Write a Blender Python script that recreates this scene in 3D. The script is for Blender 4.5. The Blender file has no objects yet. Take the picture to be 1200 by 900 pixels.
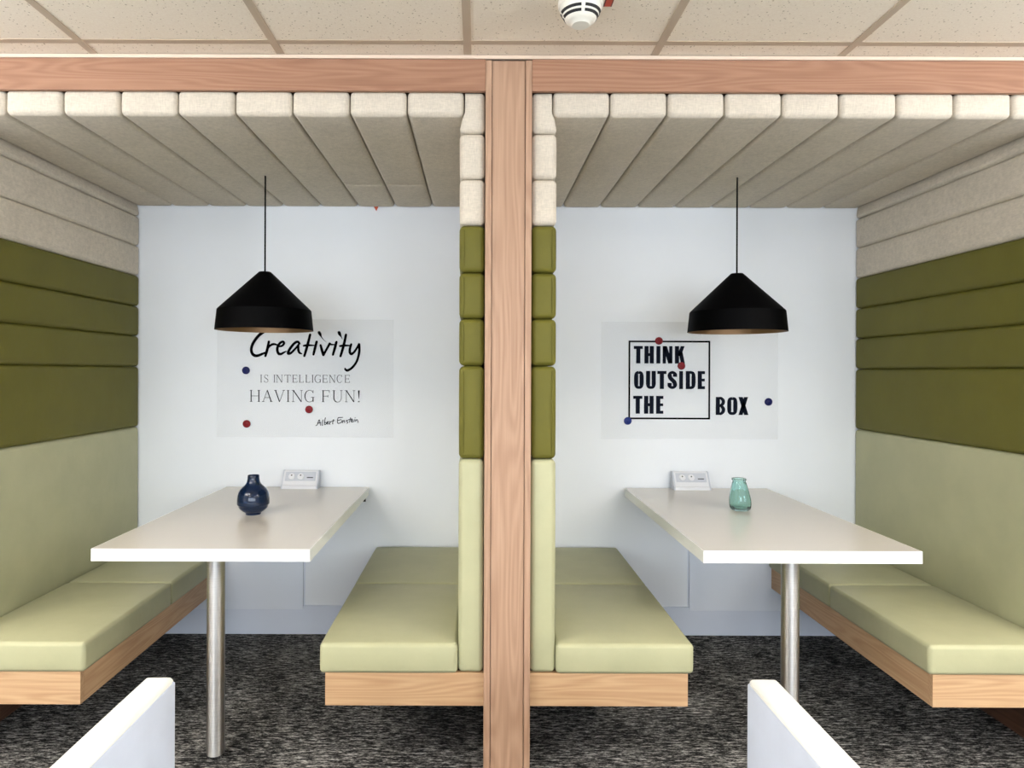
import bpy, bmesh, math, random
from mathutils import Vector
random.seed(7)
SC = bpy.context.scene
COL = SC.collection
PI = math.pi

# ------------------------------------------------------------------ camera
cam_d = bpy.data.cameras.new('camera'); cam = bpy.data.objects.new('camera', cam_d); COL.objects.link(cam)
cam.location = (-0.095, -3.396, 1.307)
cam.rotation_euler = (PI/2, math.radians(-0.2), 0)
cam_d.lens = 24.0; cam_d.sensor_width = 36.0
cam_d.shift_x = 0.0333; cam_d.shift_y = -0.0125
cam_d.clip_start = 0.02
SC.camera = cam

# ------------------------------------------------------------------ world, lights, exposure
w = bpy.data.worlds.new('world'); SC.world = w; w.use_nodes = True
bg = w.node_tree.nodes['Background']
bg.inputs['Color'].default_value = (0.72, 0.84, 1.0, 1); bg.inputs['Strength'].default_value = 1.6
SC.view_settings.view_transform = 'Standard'; SC.view_settings.look = 'None'
SC.view_settings.gamma = 1.0; SC.view_settings.use_curve_mapping = False
SC.view_settings.exposure = 0.25

def area(name, loc, rot, sx, sy, power, color, spread=180):
    l = bpy.data.lights.new(name, 'AREA'); l.shape = 'RECTANGLE'; l.size = sx; l.size_y = sy
    l.energy = power; l.color = color; l.spread = math.radians(spread)
    o = bpy.data.objects.new(name, l); COL.objects.link(o); o.location = loc; o.rotation_euler = rot
    return o
ROOM_X, ROOM_Y = 3.4, -7.6
WINS = [(-2.15, 1.9), (0.0, 1.9), (2.15, 1.9)]          # window centre x, width
WIN_Z = (0.55, 2.15)
for wx, ww in WINS:      # daylight coming in through each window of the wall behind the camera
    area('window_daylight', (wx, ROOM_Y-0.06, sum(WIN_Z)/2), (PI/2, 0, 0), ww-0.1, WIN_Z[1]-WIN_Z[0]-0.1, 60, (0.86, 0.93, 1.0))

# ------------------------------------------------------------------ helpers
def lin(c):
    return tuple(((v/255)/12.92 if v/255 <= 0.04045 else ((v/255+0.055)/1.055)**2.4) for v in c)
def rgba(c): return lin(c)+(1.0,)

class MB:
    """collects geometry in world coordinates"""
    def __init__(s): s.v = []; s.f = []; s.m = []
    def add(s, vs, fs, mi=0):
        b = len(s.v); s.v += [tuple(v) for v in vs]
        for f in fs: s.f.append(tuple(b+i for i in f)); s.m.append(mi)
    def box(s, x0, x1, y0, y1, z0, z1, bev=0.0, mi=0):
        if bev <= 0:
            vs = [(x,y,z) for x in (x0,x1) for y in (y0,y1) for z in (z0,z1)]
            s.add(vs, [(0,1,3,2),(4,6,7,5),(0,4,5,1),(2,3,7,6),(0,2,6,4),(1,5,7,3)], mi)
        else: s.pad(x0,x1,y0,y1,z0,z1, bev, (0,0,0), (1,1,1), mi=mi, seg=1)
    def pad(s, x0, x1, y0, y1, z0, z1, r, crown=(0,0,0), n=(4,4,4), mi=0, seg=3, warp=None):
        lo = [min(x0,x1),min(y0,y1),min(z0,z1)]; hi = [max(x0,x1),max(y0,y1),max(z0,z1)]
        cs = []
        for a in range(3):
            e = [r*(1-math.cos(PI/2*k/seg)) for k in range(seg+1)] if seg > 1 else [0, r]
            e = [r*(1-math.tan(PI/4*(1-k/seg))) for k in range(seg+1)]
            left = [lo[a]+t for t in e]; right = [hi[a]-t for t in reversed(e)]
            inner = [lo[a]+r+(hi[a]-lo[a]-2*r)*k/n[a] for k in range(1,n[a])]
            cs.append(left+inner+right)
        N = [len(c) for c in cs]; idx = {}; vs = []; fs = []
        def V(i,j,k):
            key = (i,j,k)
            if key in idx: return idx[key]
            p = [cs[0][i],cs[1][j],cs[2][k]]
            inn = [min(max(p[a],lo[a]+r),hi[a]-r) for a in range(3)]
            d = [p[a]-inn[a] for a in range(3)]; L = math.sqrt(sum(t*t for t in d)) or 1
            q = [inn[a]+r*d[a]/L for a in range(3)]
            u = [(2*(p[a]-lo[a])/(hi[a]-lo[a])-1) for a in range(3)]
            for a in range(3):
                if crown[a]:
                    b, c = (a+1)%3, (a+2)%3
                    fb = 1-abs(u[b])**(2.5 if hi[b]-lo[b] < 0.4 else 6); fc = 1-abs(u[c])**(2.5 if hi[c]-lo[c] < 0.4 else 6)
                    q[a] += crown[a]*u[a]*fb*fc
            if warp: q = warp(q)
            idx[key] = len(vs); vs.append(tuple(q)); return idx[key]
        for a in range(3):
            b, c = (a+1)%3, (a+2)%3
            for side in (0, N[a]-1):
                for i in range(N[b]-1):
                    for j in range(N[c]-1):
                        q = []
                        for (di,dj) in ((0,0),(1,0),(1,1),(0,1)):
                            ijk = [0,0,0]; ijk[a]=side; ijk[b]=i+di; ijk[c]=j+dj
                            q.append(V(*ijk))
                        fs.append(tuple(q))
        s.add(vs, fs, mi)
    def lathe(s, cx, cy, prof, n=40, mi=0, cap=(False,False), shift=None, flute=0):
        b = []
        for (r,z) in prof:
            sx = shift(z) if shift else 0
            fl = [r*(1+flute*math.cos(10*2*PI*k/n)) for k in range(n)]
            b.append([(cx+sx+fl[k]*math.cos(2*PI*k/n), cy+fl[k]*math.sin(2*PI*k/n), z) for k in range(n)])
        vs = [v for ring in b for v in ring]; fs = []
        for i in range(len(prof)-1):
            for k in range(n):
                k2 = (k+1)%n
                fs.append((i*n+k, i*n+k2, (i+1)*n+k2, (i+1)*n+k))
        if cap[0]: fs.append(tuple(range(n))[::-1])
        if cap[1]: fs.append(tuple((len(prof)-1)*n+k for k in range(n)))
        s.add(vs, fs, mi)
    def tube(s, pts, r, n=10, mi=0, cap=True):
        pts = [Vector(p) for p in pts]; rings = []
        for i,p in enumerate(pts):
            t = (pts[min(i+1,len(pts)-1)]-pts[max(i-1,0)]).normalized()
            up = Vector((0,0,1)) if abs(t.z) < 0.9 else Vector((1,0,0))
            a = t.cross(up).normalized(); bb = t.cross(a).normalized()
            rings.append([p+a*r*math.cos(2*PI*k/n)+bb*r*math.sin(2*PI*k/n) for k in range(n)])
        vs = [tuple(v) for ring in rings for v in ring]; fs = []
        for i in range(len(pts)-1):
            for k in range(n):
                k2 = (k+1)%n; fs.append((i*n+k, i*n+k2, (i+1)*n+k2, (i+1)*n+k))
        if cap: fs.append(tuple(range(n))); fs.append(tuple((len(pts)-1)*n+k for k in range(n)))
        s.add(vs, fs, mi)
    def prism(s, poly, x0, x1, mi=0):
        """(y,z) outline extruded along x"""
        n = len(poly)
        vs = [(x0,y,z) for y,z in poly]+[(x1,y,z) for y,z in poly]
        fs = [tuple(range(n)), tuple(range(n,2*n))]+[(i,(i+1)%n,n+(i+1)%n,n+i) for i in range(n)]
        s.add(vs, fs, mi)

def build(name, mb, mats, parent=None, smooth=False, normals=True, origin=None):
    if not isinstance(mats, (list,tuple)): mats = [mats]
    if parent is not None:
        o3 = Vector(parent['_w'])
    elif origin is not None: o3 = Vector(origin)
    else:
        xs = [v[0] for v in mb.v]; ys = [v[1] for v in mb.v]; zs = [v[2] for v in mb.v]
        o3 = Vector(((min(xs)+max(xs))/2, (min(ys)+max(ys))/2, min(zs)))
    me = bpy.data.meshes.new(name)
    me.from_pydata([tuple(Vector(v)-o3) for v in mb.v], [], mb.f)
    for m in mats: me.materials.append(m)
    for p, mi in zip(me.polygons, mb.m): p.material_index = mi
    if normals:
        bm = bmesh.new(); bm.from_mesh(me); bmesh.ops.recalc_face_normals(bm, faces=bm.faces); bm.to_mesh(me); bm.free()
    if smooth:
        me.polygons.foreach_set('use_smooth', [True]*len(me.polygons))
        if smooth is not True: me.set_sharp_from_angle(angle=math.radians(smooth))
    me.update()
    o = bpy.data.objects.new(name, me); COL.objects.link(o)
    if parent is not None: o.parent = parent; o['_w'] = list(o3)
    else: o.location = o3; o['_w'] = list(o3)
    return o
def thing(name, label, cat, loc, group=None):
    o = bpy.data.objects.new(name, None); COL.objects.link(o); o.location = loc
    o.empty_display_size = 0.1
    o['label'] = label; o['category'] = cat; o['_w'] = list(loc)
    if group: o['group'] = group
    return o
def tag(o, label, cat, group=None):
    o['label'] = label; o['category'] = cat
    if group: o['group'] = group
    return o
def struct(name, mb, m, label, cat, **k):
    o = build(name, mb, m, **k); o['kind'] = 'structure'; o['label'] = label; o['category'] = cat
    return o

# ------------------------------------------------------------------ materials
def newmat(name):
    m = bpy.data.materials.new(name); m.use_nodes = True
    nt = m.node_tree; b = nt.nodes['Principled BSDF']
    return m, nt, b
def N(nt, t, **kw):
    n = nt.nodes.new(t)
    for k,v in kw.items(): setattr(n, k, v)
    return n
def coords(nt, scale=(1,1,1), rand=False):
    tc = N(nt,'ShaderNodeTexCoord'); mp = N(nt,'ShaderNodeMapping'); mp.inputs['Scale'].default_value = scale
    if rand:
        oi = N(nt,'ShaderNodeObjectInfo'); mul = N(nt,'ShaderNodeVectorMath', operation='MULTIPLY_ADD')
        cb = N(nt,'ShaderNodeCombineXYZ')
        for k in range(3): nt.links.new(oi.outputs['Random'], cb.inputs[k])
        mul.inputs[1].default_value = (17,23,31)
        nt.links.new(cb.outputs[0], mul.inputs[0]); nt.links.new(tc.outputs['Object'], mul.inputs[2])
        nt.links.new(mul.outputs[0], mp.inputs['Vector'])
    else: nt.links.new(tc.outputs['Object'], mp.inputs['Vector'])
    return mp.outputs['Vector']
def noise(nt, vec, scale, detail=3, rough=0.55):
    n = N(nt,'ShaderNodeTexNoise'); n.inputs['Scale'].default_value = scale; n.inputs['Detail'].default_value = detail
    n.inputs['Roughness'].default_value = rough; nt.links.new(vec, n.inputs['Vector']); return n.outputs['Fac']
def ramp(nt, fac, stops):
    r = N(nt,'ShaderNodeValToRGB'); e = r.color_ramp.elements
    while len(e) < len(stops): e.new(0.5)
    for el,(p,c) in zip(e, stops): el.position = p; el.color = c
    nt.links.new(fac, r.inputs['Fac']); return r.outputs['Color']
def math_(nt, op, a, b=None, c=None):
    m = N(nt,'ShaderNodeMath', operation=op)
    for i,x in enumerate((a,b,c)):
        if x is None: continue
        if isinstance(x,(int,float)): m.inputs[i].default_value = x
        else: nt.links.new(x, m.inputs[i])
    return m.outputs[0]
def bump(nt, b, h, strength, dist=0.002):
    bp = N(nt,'ShaderNodeBump'); bp.inputs['Strength'].default_value = strength; bp.inputs['Distance'].default_value = dist
    nt.links.new(h, bp.inputs['Height']); nt.links.new(bp.outputs['Normal'], b.inputs['Normal'])
def shade(c, k): return tuple(min(1,x*k) for x in c)+(1,)
def plain(name, c, rough=0.5, metal=0, spec=0.5, var=0.0, vscale=20, bstr=0):
    m, nt, b = newmat(name)
    b.inputs['Base Color'].default_value = rgba(c); b.inputs['Roughness'].default_value = rough
    b.inputs['Metallic'].default_value = metal; b.inputs['Specular IOR Level'].default_value = spec
    if var or bstr:
        f = noise(nt, coords(nt), vscale, 4)
        if var: nt.links.new(ramp(nt, f, [(0.3, shade(lin(c),1-var)), (0.7, shade(lin(c),1+var))]), b.inputs['Base Color'])
        if bstr: bump(nt, b, f, bstr)
    return m
def vinyl(name, c, rough=0.45, spec=0.45):
    m, nt, b = newmat(name); v = coords(nt, rand=True)
    f = noise(nt, v, 7, 4); g = noise(nt, v, 420, 2)
    nt.links.new(ramp(nt, f, [(0.3, shade(lin(c),0.95)), (0.7, shade(lin(c),1.05))]), b.inputs['Base Color'])
    b.inputs['Roughness'].default_value = rough; b.inputs['Specular IOR Level'].default_value = spec
    wr = noise(nt, v, 11, 3)
    bump(nt, b, math_(nt,'ADD', math_(nt,'MULTIPLY',wr,4.0), math_(nt,'MULTIPLY',g,0.5)), 0.18, 0.0025)
    return m
def weave(name, c):
    m, nt, b = newmat(name); v = coords(nt)
    f1 = noise(nt, coords(nt,(60,60,420)), 1, 3); f2 = noise(nt, coords(nt,(420,60,60)), 1, 3); f3 = noise(nt, v, 9, 2)
    s = math_(nt,'MULTIPLY', math_(nt,'ADD', f1, f2), 0.5)
    s2 = math_(nt,'ADD', math_(nt,'MULTIPLY', s, 0.8), math_(nt,'MULTIPLY', f3, 0.2))
    nt.links.new(ramp(nt, s2, [(0.36, shade(lin(c),0.83)), (0.64, shade(lin(c),1.1))]), b.inputs['Base Color'])
    b.inputs['Roughness'].default_value = 0.9; b.inputs['Specular IOR Level'].default_value = 0.15
    bump(nt, b, s, 0.35, 0.002); return m
def wood(name, axis, light, dark, rough=0.5):
    m, nt, b = newmat(name)
    along = [9.0,9.0,9.0]; along[axis] = 0.75
    v = coords(nt, tuple(along), rand=True)
    base = noise(nt, v, 1.0, 2, 0.45)
    rings = math_(nt,'MULTIPLY_ADD', math_(nt,'SINE', math_(nt,'MULTIPLY', base, 120.0)), 0.5, 0.5)
    fine_s = [150.0]*3; fine_s[axis] = 3.5
    fine = noise(nt, coords(nt, tuple(fine_s), rand=True), 1.0, 4, 0.6)
    broad_s = [9.0]*3; broad_s[axis] = 0.6
    broad = noise(nt, coords(nt, tuple(broad_s), rand=True), 1.0, 2)
    t = math_(nt,'ADD', math_(nt,'MULTIPLY', rings, 0.22), math_(nt,'ADD', math_(nt,'MULTIPLY', fine, 0.60), math_(nt,'MULTIPLY', broad, 0.20)))
    nt.links.new(ramp(nt, t, [(0.28, rgba(dark)), (0.52, tuple((a+c)/2 for a,c in zip(lin(light),lin(dark)))+(1,)), (0.78, rgba(light))]), b.inputs['Base Color'])
    b.inputs['Roughness'].default_value = rough; b.inputs['Specular IOR Level'].default_value = 0.35
    bump(nt, b, fine, 0.08, 0.001)
    return m
OAK_L, OAK_D = (186,153,127), (159,124,100)
M = {}
M['oak_x'] = wood('oak_grain_across', 0, (206,172,134), (178,140,104))
M['oak_y'] = wood('oak_grain_deep', 1, (206,172,134), (178,140,104))
M['oak_z'] = wood('oak_grain_upright', 2, OAK_L, OAK_D)
M['beam'] = wood('oak_beam', 0, (172,131,105), (146,105,82))  # same oak, darker and redder: shade on the beam put into its colour
M['walnut'] = wood('brown_board', 1, (104,72,54), (70,46,34))
M['olive'] = vinyl('olive_vinyl', (101,97,38), 0.55, 0.2)
M['sage'] = vinyl('pale_sage_vinyl', (177,176,141), 0.45, 0.3)
M['weave'] = weave('oatmeal_weave', (209,199,183))
M['wall'] = plain('white_paint', (241,244,249), 0.6, var=0.012, vscale=3)
M['wall_panel'] = plain('panel_paint', (232,238,249), 0.5, var=0.01, vscale=3)
M['base'] = plain('skirting_paint', (222,229,243), 0.45, var=0.01, vscale=3)
M['roomwall'] = plain('room_paint', (228,230,233), 0.7, var=0.01, vscale=3)
M['table_top'] = plain('grey_laminate', (216,210,201), 0.22, var=0.012, vscale=200)
M['white_edge'] = plain('white_edging', (250,250,248), 0.35)
M['white_plastic'] = plain('white_plastic', (236,237,242), 0.35)
M['warm_plastic'] = plain('off_white_plastic', (244,240,228), 0.35)
M['socket_grey'] = plain('pale_grey_plastic', (206,210,220), 0.4)
M['black'] = plain('black_gap', (14,13,14), 0.6)
M['black_paint'] = plain('satin_black_metal', (2,2,3), 0.6, spec=0.05)
M['gold'] = plain('gold_lining', (150,118,84), 0.4, metal=0.6)
M['bulb'] = plain('frosted_bulb', (240,232,214), 0.3)
M['ink'] = plain('black_ink', (6,6,9), 0.9, spec=0.04)
M['navy_ink'] = plain('dark_slate_ink', (24,28,40), 0.9, spec=0.04)
M['grey_ink'] = plain('grey_ink', (84,86,92), 0.9, spec=0.04)
M['mid_ink'] = plain('charcoal_ink', (38,40,46), 0.9, spec=0.04)
M['red_magnet'] = plain('red_magnet_plastic', (128,10,22), 0.4, spec=0.25)
M['blue_magnet'] = plain('blue_magnet_plastic', (10,38,116), 0.4, spec=0.25)
M['navy_magnet'] = plain('navy_magnet_plastic', (10,18,84), 0.4, spec=0.25)
M['red_tag'] = plain('red_tag_card', (192,72,52), 0.5)
M['dark_red'] = plain('dark_red_edge', (96,26,22), 0.5)
M['orange'] = plain('orange_tag_card', (206,84,40), 0.5)
M['rail'] = plain('ceiling_rail_paint', (192,174,152), 0.5)
M['trim'] = plain('ceiling_trim_paint', (222,202,182), 0.5)
M['white_vinyl'] = vinyl('white_vinyl', (242,242,236), 0.4)
M['blue_vinyl'] = vinyl('pale_blue_vinyl', (204,212,228), 0.45)
M['chrome'] = plain('chrome', (200,200,204), 0.15, metal=1.0)
M['frame_white'] = plain('window_frame_paint', (235,236,238), 0.4)

def mk_steel():
    m, nt, b = newmat('brushed_steel'); v = coords(nt,(3,3,900)); f = noise(nt, v, 1, 2)
    nt.links.new(ramp(nt, f, [(0.3, rgba((206,203,200))), (0.7, rgba((220,218,215)))]), b.inputs['Base Color'])
    b.inputs['Metallic'].default_value = 1; b.inputs['Roughness'].default_value = 0.42
    b.inputs['Anisotropic'].default_value = 0.85; b.inputs['Anisotropic Rotation'].default_value = 0.25
    tg = N(nt,'ShaderNodeTangent', direction_type='RADIAL', axis='Z'); nt.links.new(tg.outputs[0], b.inputs['Tangent'])
    return m
M['steel'] = mk_steel()
def mk_carpet():
    m, nt, b = newmat('charcoal_streaked_carpet')
    a = noise(nt, coords(nt,(22,105,60)), 1, 5, 0.75); c = noise(nt, coords(nt,(90,240,60)), 1, 3, 0.7); d = noise(nt, coords(nt), 5, 3)
    t = math_(nt,'ADD', math_(nt,'MULTIPLY', a, 0.62), math_(nt,'ADD', math_(nt,'MULTIPLY', c, 0.30), math_(nt,'MULTIPLY', d, 0.12)))
    nt.links.new(ramp(nt, t, [(0.42, rgba((14,14,15))), (0.50, rgba((44,44,44))), (0.555, rgba((124,122,119))), (0.64, rgba((222,219,214)))]), b.inputs['Base Color'])
    b.inputs['Roughness'].default_value = 0.95; b.inputs['Specular IOR Level'].default_value = 0.1
    bump(nt, b, t, 0.9, 0.012); return m
M['carpet'] = mk_carpet()
def mk_tile():
    m, nt, b = newmat('mineral_ceiling_tile'); v = coords(nt, rand=True)
    vo = N(nt,'ShaderNodeTexVoronoi'); vo.inputs['Scale'].default_value = 85; vo.inputs['Randomness'].default_value = 1
    nt.links.new(v, vo.inputs['Vector'])
    n2 = noise(nt, v, 40, 2)
    pit = math_(nt,'LESS_THAN', math_(nt,'ADD', vo.outputs['Distance'], math_(nt,'MULTIPLY', n2, 0.55)), 0.42)
    f = noise(nt, v, 160, 3)
    base = ramp(nt, f, [(0.3, rgba((243,230,212))), (0.7, rgba((250,239,222)))])
    mx = N(nt,'ShaderNodeMix', data_type='RGBA'); nt.links.new(math_(nt,'MULTIPLY', pit, 0.75), mx.inputs['Factor'])
    nt.links.new(base, mx.inputs['A']); mx.inputs['B'].default_value = rgba((176,158,134))
    nt.links.new(mx.outputs['Result'], b.inputs['Base Color']); b.inputs['Roughness'].default_value = 0.9
    b.inputs['Specular IOR Level'].default_value = 0.1
    bump(nt, b, math_(nt,'SUBTRACT', f, pit), 0.25, 0.002); return m
M['tile'] = mk_tile()
def mk_film():
    m, nt, b = newmat('clear_sheet'); out = nt.nodes['Material Output']
    b.inputs['Base Color'].default_value = rgba((218,219,218)); b.inputs['Roughness'].default_value = 0.35
    t = N(nt,'ShaderNodeBsdfTransparent'); mx = N(nt,'ShaderNodeMixShader'); mx.inputs[0].default_value = 0.05
    nt.links.new(t.outputs[0], mx.inputs[1]); nt.links.new(b.outputs[0], mx.inputs[2]); nt.links.new(mx.outputs[0], out.inputs['Surface'])
    return m
M['film'] = mk_film()
def mk_glass(name, c, rough, trans, dens=None):
    m, nt, b = newmat(name); b.inputs['Base Color'].default_value = rgba(c); b.inputs['Roughness'].default_value = rough
    b.inputs['Transmission Weight'].default_value = trans; b.inputs['IOR'].default_value = 1.46
    return m
M['blue_glass'] = mk_glass('deep_blue_glass', (20,48,88), 0.05, 0.6)
M['green_glass'] = mk_glass('pale_green_glass', (206,238,234), 0.03, 1.0)
def mk_pane():
    m, nt, b = newmat('window_glass'); out = nt.nodes['Material Output']
    t = N(nt,'ShaderNodeBsdfTransparent'); g = N(nt,'ShaderNodeBsdfGlossy'); g.inputs['Roughness'].default_value = 0.02
    mx = N(nt,'ShaderNodeMixShader'); mx.inputs[0].default_value = 0.06
    nt.links.new(t.outputs[0], mx.inputs[1]); nt.links.new(g.outputs[0], mx.inputs[2]); nt.links.new(mx.outputs[0], out.inputs['Surface'])
    return m
M['pane'] = mk_pane()
def mk_emit(name, c, s):
    m, nt, b = newmat(name); b.inputs['Base Color'].default_value = rgba(c)
    b.inputs['Emission Color'].default_value = rgba(c); b.inputs['Emission Strength'].default_value = s; return m
M['led'] = mk_emit('lit_diffuser', (255,246,232), 5.0)  # glow of the added ceiling fill panels

# ------------------------------------------------------------------ structure
CEIL = 2.307
mb = MB(); mb.box(-ROOM_X, ROOM_X, ROOM_Y, 0.0, -0.05, 0.0)
struct('floor', mb, M['carpet'], 'charcoal and grey streaked carpet floor', 'floor', origin=(0,0,0))
mb = MB(); mb.box(-ROOM_X, ROOM_X, 0.0, 0.12, 0.0, CEIL+0.1)
wall = struct('wall_back', mb, M['wall'], 'white painted wall at the back of both booths', 'wall', origin=(0,0,0))
mb = MB(); mb.box(-ROOM_X-0.12, -ROOM_X, ROOM_Y, 0.12, 0.0, CEIL+0.1)
struct('wall_left', mb, M['roomwall'], 'plain wall at the left side of the room', 'wall')
mb = MB(); mb.box(ROOM_X, ROOM_X+0.12, ROOM_Y, 0.12, 0.0, CEIL+0.1)
struct('wall_right', mb, M['roomwall'], 'plain wall at the right side of the room', 'wall')
# wall behind the camera with three window openings
mb = MB()
y0, y1 = ROOM_Y-0.12, ROOM_Y
xs = [-ROOM_X-0.12]
for wx, ww in WINS: xs += [wx-ww/2, wx+ww/2]
xs.append(ROOM_X+0.12)
for i in range(0, len(xs), 2): mb.box(xs[i], xs[i+1], y0, y1, 0, CEIL+0.1)
for wx, ww in WINS:
    mb.box(wx-ww/2, wx+ww/2, y0, y1, 0, WIN_Z[0]); mb.box(wx-ww/2, wx+ww/2, y0, y1, WIN_Z[1], CEIL+0.1)
struct('wall_front', mb, M['roomwall'], 'plain wall with three windows facing the booths', 'wall')
for i,(wx, ww) in enumerate(WINS):
    mb = MB(); a, b_ = wx-ww/2, wx+ww/2; za, zb = WIN_Z; f = 0.05
    mb.box(a,a+f,y0+.02,y1-.0,za,zb); mb.box(b_-f,b_,y0+.02,y1-.0,za,zb)
    mb.box(a+f,b_-f,y0+.02,y1,za,za+f); mb.box(a+f,b_-f,y0+.02,y1,zb-f,zb); mb.box(wx-f/2,wx+f/2,y0+.02,y1,za+f,zb-f)
    wn = struct('window_%d'%(i+1), mb, M['frame_white'], ['left','middle','right'][i]+' white framed window in the wall opposite the booths', 'window')
    for (pa,pb) in ((a+f,wx-f/2),(wx+f/2,b_-f)):
        mb = MB(); mb.box(pa,pb,y0+.025,y0+.031,za+f,zb-f); build('pane', mb, M['pane'], wn)
# ceiling: slab, rails, tiles, added fill light panels out of view
mb = MB(); mb.box(-ROOM_X-0.12, ROOM_X+0.12, ROOM_Y-0.12, 0.12, CEIL+0.1, CEIL+0.16)
ceil = struct('ceiling', mb, M['trim'], 'suspended ceiling of speckled beige mineral tiles in a rail grid', 'ceiling')
T = 0.591; GX0 = -0.131; GY0 = -1.316; BW = 0.024
gx = [GX0+T*k for k in range(-6,7) if abs(GX0+T*k) < ROOM_X]
gy = [GY0-T*k for k in range(0,11) if GY0-T*k > ROOM_Y]
EDGE_Y = -1.234
for x in gx:
    mb = MB(); mb.box(x-BW/2, x+BW/2, ROOM_Y, EDGE_Y, CEIL, CEIL+0.0225); build('ceiling_rail', mb, M['rail'], ceil)
for y in gy:
    mb = MB(); mb.box(-ROOM_X, ROOM_X, y-BW/2, y+BW/2, CEIL+0.0008, CEIL+0.022); build('ceiling_rail', mb, M['rail'], ceil)
bx = [-ROOM_X]+gx+[ROOM_X]; by = [EDGE_Y]+gy+[ROOM_Y]
lit = {(3,3),(8,3),(3,6),(8,6)}  # grid cells of the fill panels, added to brighten the room
tile_cache = {}
for j in range(len(by)-1):
    for i in range(len(bx)-1):
        xa, xb, yb, ya = bx[i], bx[i+1], by[j], by[j+1]
        if (i,j) in lit:
            xc, yc = (xa+xb)/2, (ya+yb)/2
            t = thing('ceiling_light', 'square lit ceiling panel in the tile grid, %s row, %s side'%('nearer' if j==3 else 'farther', 'left' if i==3 else 'right'), 'light', (xc,yc,CEIL+0.004), 'square ceiling light panels')
            mb = MB(); mb.box(xa+.014,xb-.014,ya+.014,yb-.014,CEIL+.010,CEIL+.02); build('diffuser', mb, M['led'], t)
            l = area('panel_light', (xc,yc,CEIL-0.002), (0,0,0), T-0.06, T-0.06, 10, (0.94,0.97,1.0)); 
            continue
        mb = MB(); mb.box(xa+.009, xb-.009, ya+.009, yb-(.009 if j else -.001), CEIL+0.0022, CEIL+0.02)
        build('ceiling_tile', mb, M['tile'], ceil)
mb = MB(); mb.box(-ROOM_X, ROOM_X, EDGE_Y-0.003, EDGE_Y+0.006, CEIL-0.0112, CEIL-0.0002)
struct('trim_1', mb, M['trim'], 'thin pale angle trim where the ceiling meets the timber beam', 'trim')
# skirting and lower access panels on the back wall
for s_, nm, wd in ((-1,'baseboard_left','left'), (1,'baseboard_right','right')):
    mb = MB(); mb.box(s_*0.07, s_*1.86, -0.012, 0.0, 0.0, 0.140, 0.0015)
    struct(nm, mb, M['base'], 'pale grey skirting board along the floor in the %s booth'%wd, 'baseboard')
for s_, jx in ((-1,-0.957),(1,0.957)):
    mb = MB(); mb.box(jx, s_*1.77, -0.016, 0.0, 0.124, 0.44, 0.0015)
    p = build('wall_panel', mb, M['wall_panel'], wall)
    mb = MB(); mb.box(jx-0.004*s_-0.0015, jx-0.004*s_+0.0015, -0.0012, 0.0, 0.141, 0.69); build('panel_joint', mb, M['base'], wall)

# ------------------------------------------------------------------ timber frame
POST_Y = -1.234
def timber_post(xc, label):
    t = thing('timber_post', label, 'post', (xc, POST_Y+0.02, 0), 'oak posts at the front of the booth partitions')
    mb = MB(); mb.box(xc-0.052, xc+0.052, POST_Y+0.004, -1.18, 0.0, 2.292, 0.001); build('centre_board', mb, M['oak_z'], t)
    for s_ in (-1,1):
        mb = MB(); mb.box(xc+s_*0.0535, xc+s_*0.0735, POST_Y, -1.18, 0.0, 2.292, 0.0015); build('edge_strip', mb, M['oak_z'], t)
    return t
timber_post(0.0, 'central oak post between the two booths, running from floor to ceiling')
timber_post(-1.933, 'oak post at the outer left end of the booths')
timber_post(1.933, 'oak post at the outer right end of the booths')
for s_, lab in ((-1,'oak beam across the top of the left booth, under the ceiling'), (1,'oak beam across the top of the right booth, under the ceiling')):
    mb = MB(); mb.box(s_*0.0738, s_*1.859, POST_Y+0.001, -1.2165, 2.195, 2.2955, 0.0015)
    tag(build('timber_beam', mb, M['beam']), lab, 'beam', 'oak beams over the booths')

# ------------------------------------------------------------------ padded partitions
FY = -1.216
ZS = [(0.342,1.026,'sage'), (1.026,1.324,'olive'), (1.324,1.475,'olive'), (1.475,1.6225,'olive'), (1.6225,1.774,'olive'), (1.774,1.922,'weave'), (1.922,2.068,'weave'), (2.068,2.200,'weave')]
def pads_on(t, x_in, x_face):
    """one column of stacked pads whose padded face is at x_face"""
    sg = 1 if x_face > x_in else -1
    for k,(za,zb,mt) in enumerate(ZS):
        mb = MB(); g = 0.001
        warp = None
        if k == 7:
            def warp(q, sg=sg):
                t_ = min(1, max(0, (q[2]-2.095)/0.035)); t_ = t_*t_*(3-2*t_)
                lim = x_face-sg*0.017*t_
                if (q[0]-lim)*sg > 0: return [lim+(q[0]-lim)*0.08, q[1], q[2]]
                return q
        mb.pad(x_in, x_face, FY, -0.003, za+g, zb-g, 0.016, (0.004,0.004,0.0015), (3,8,4), warp=warp)
        o = build('upholstered_pad', mb, M[mt], t, smooth=True)
        if mt == 'sage': o['label'] = 'tall pale sage pad at the bottom'
        elif mt == 'olive': o['label'] = 'olive green pad'
        else: o['label'] = 'oatmeal woven fabric pad'
        # seam lines stitched along the front corner of the vinyl pads
        if mt == 'olive':
            mb = MB(); xs_ = x_face-sg*0.0145
            mb.tube([(xs_, FY-0.0022, za+0.018), (xs_, FY-0.0055, (za+zb)/2), (xs_, FY-0.0022, zb-0.018)], 0.0011, 6)
            build('seam', mb, M[mt], o, smooth=True)
def partition(xc, sides, label):
    t = thing('padded_partition', label, 'partition', (xc, FY/2, 0), 'padded booth partitions')
    mb = MB(); mb.box(xc-0.069, xc+0.069, -1.178, -0.001, 0.0, 2.203); build('core_board', mb, M['walnut'], t)
    for s_ in sides: pads_on(t, xc+s_*0.0755, xc+s_*0.155)
    return t
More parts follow.
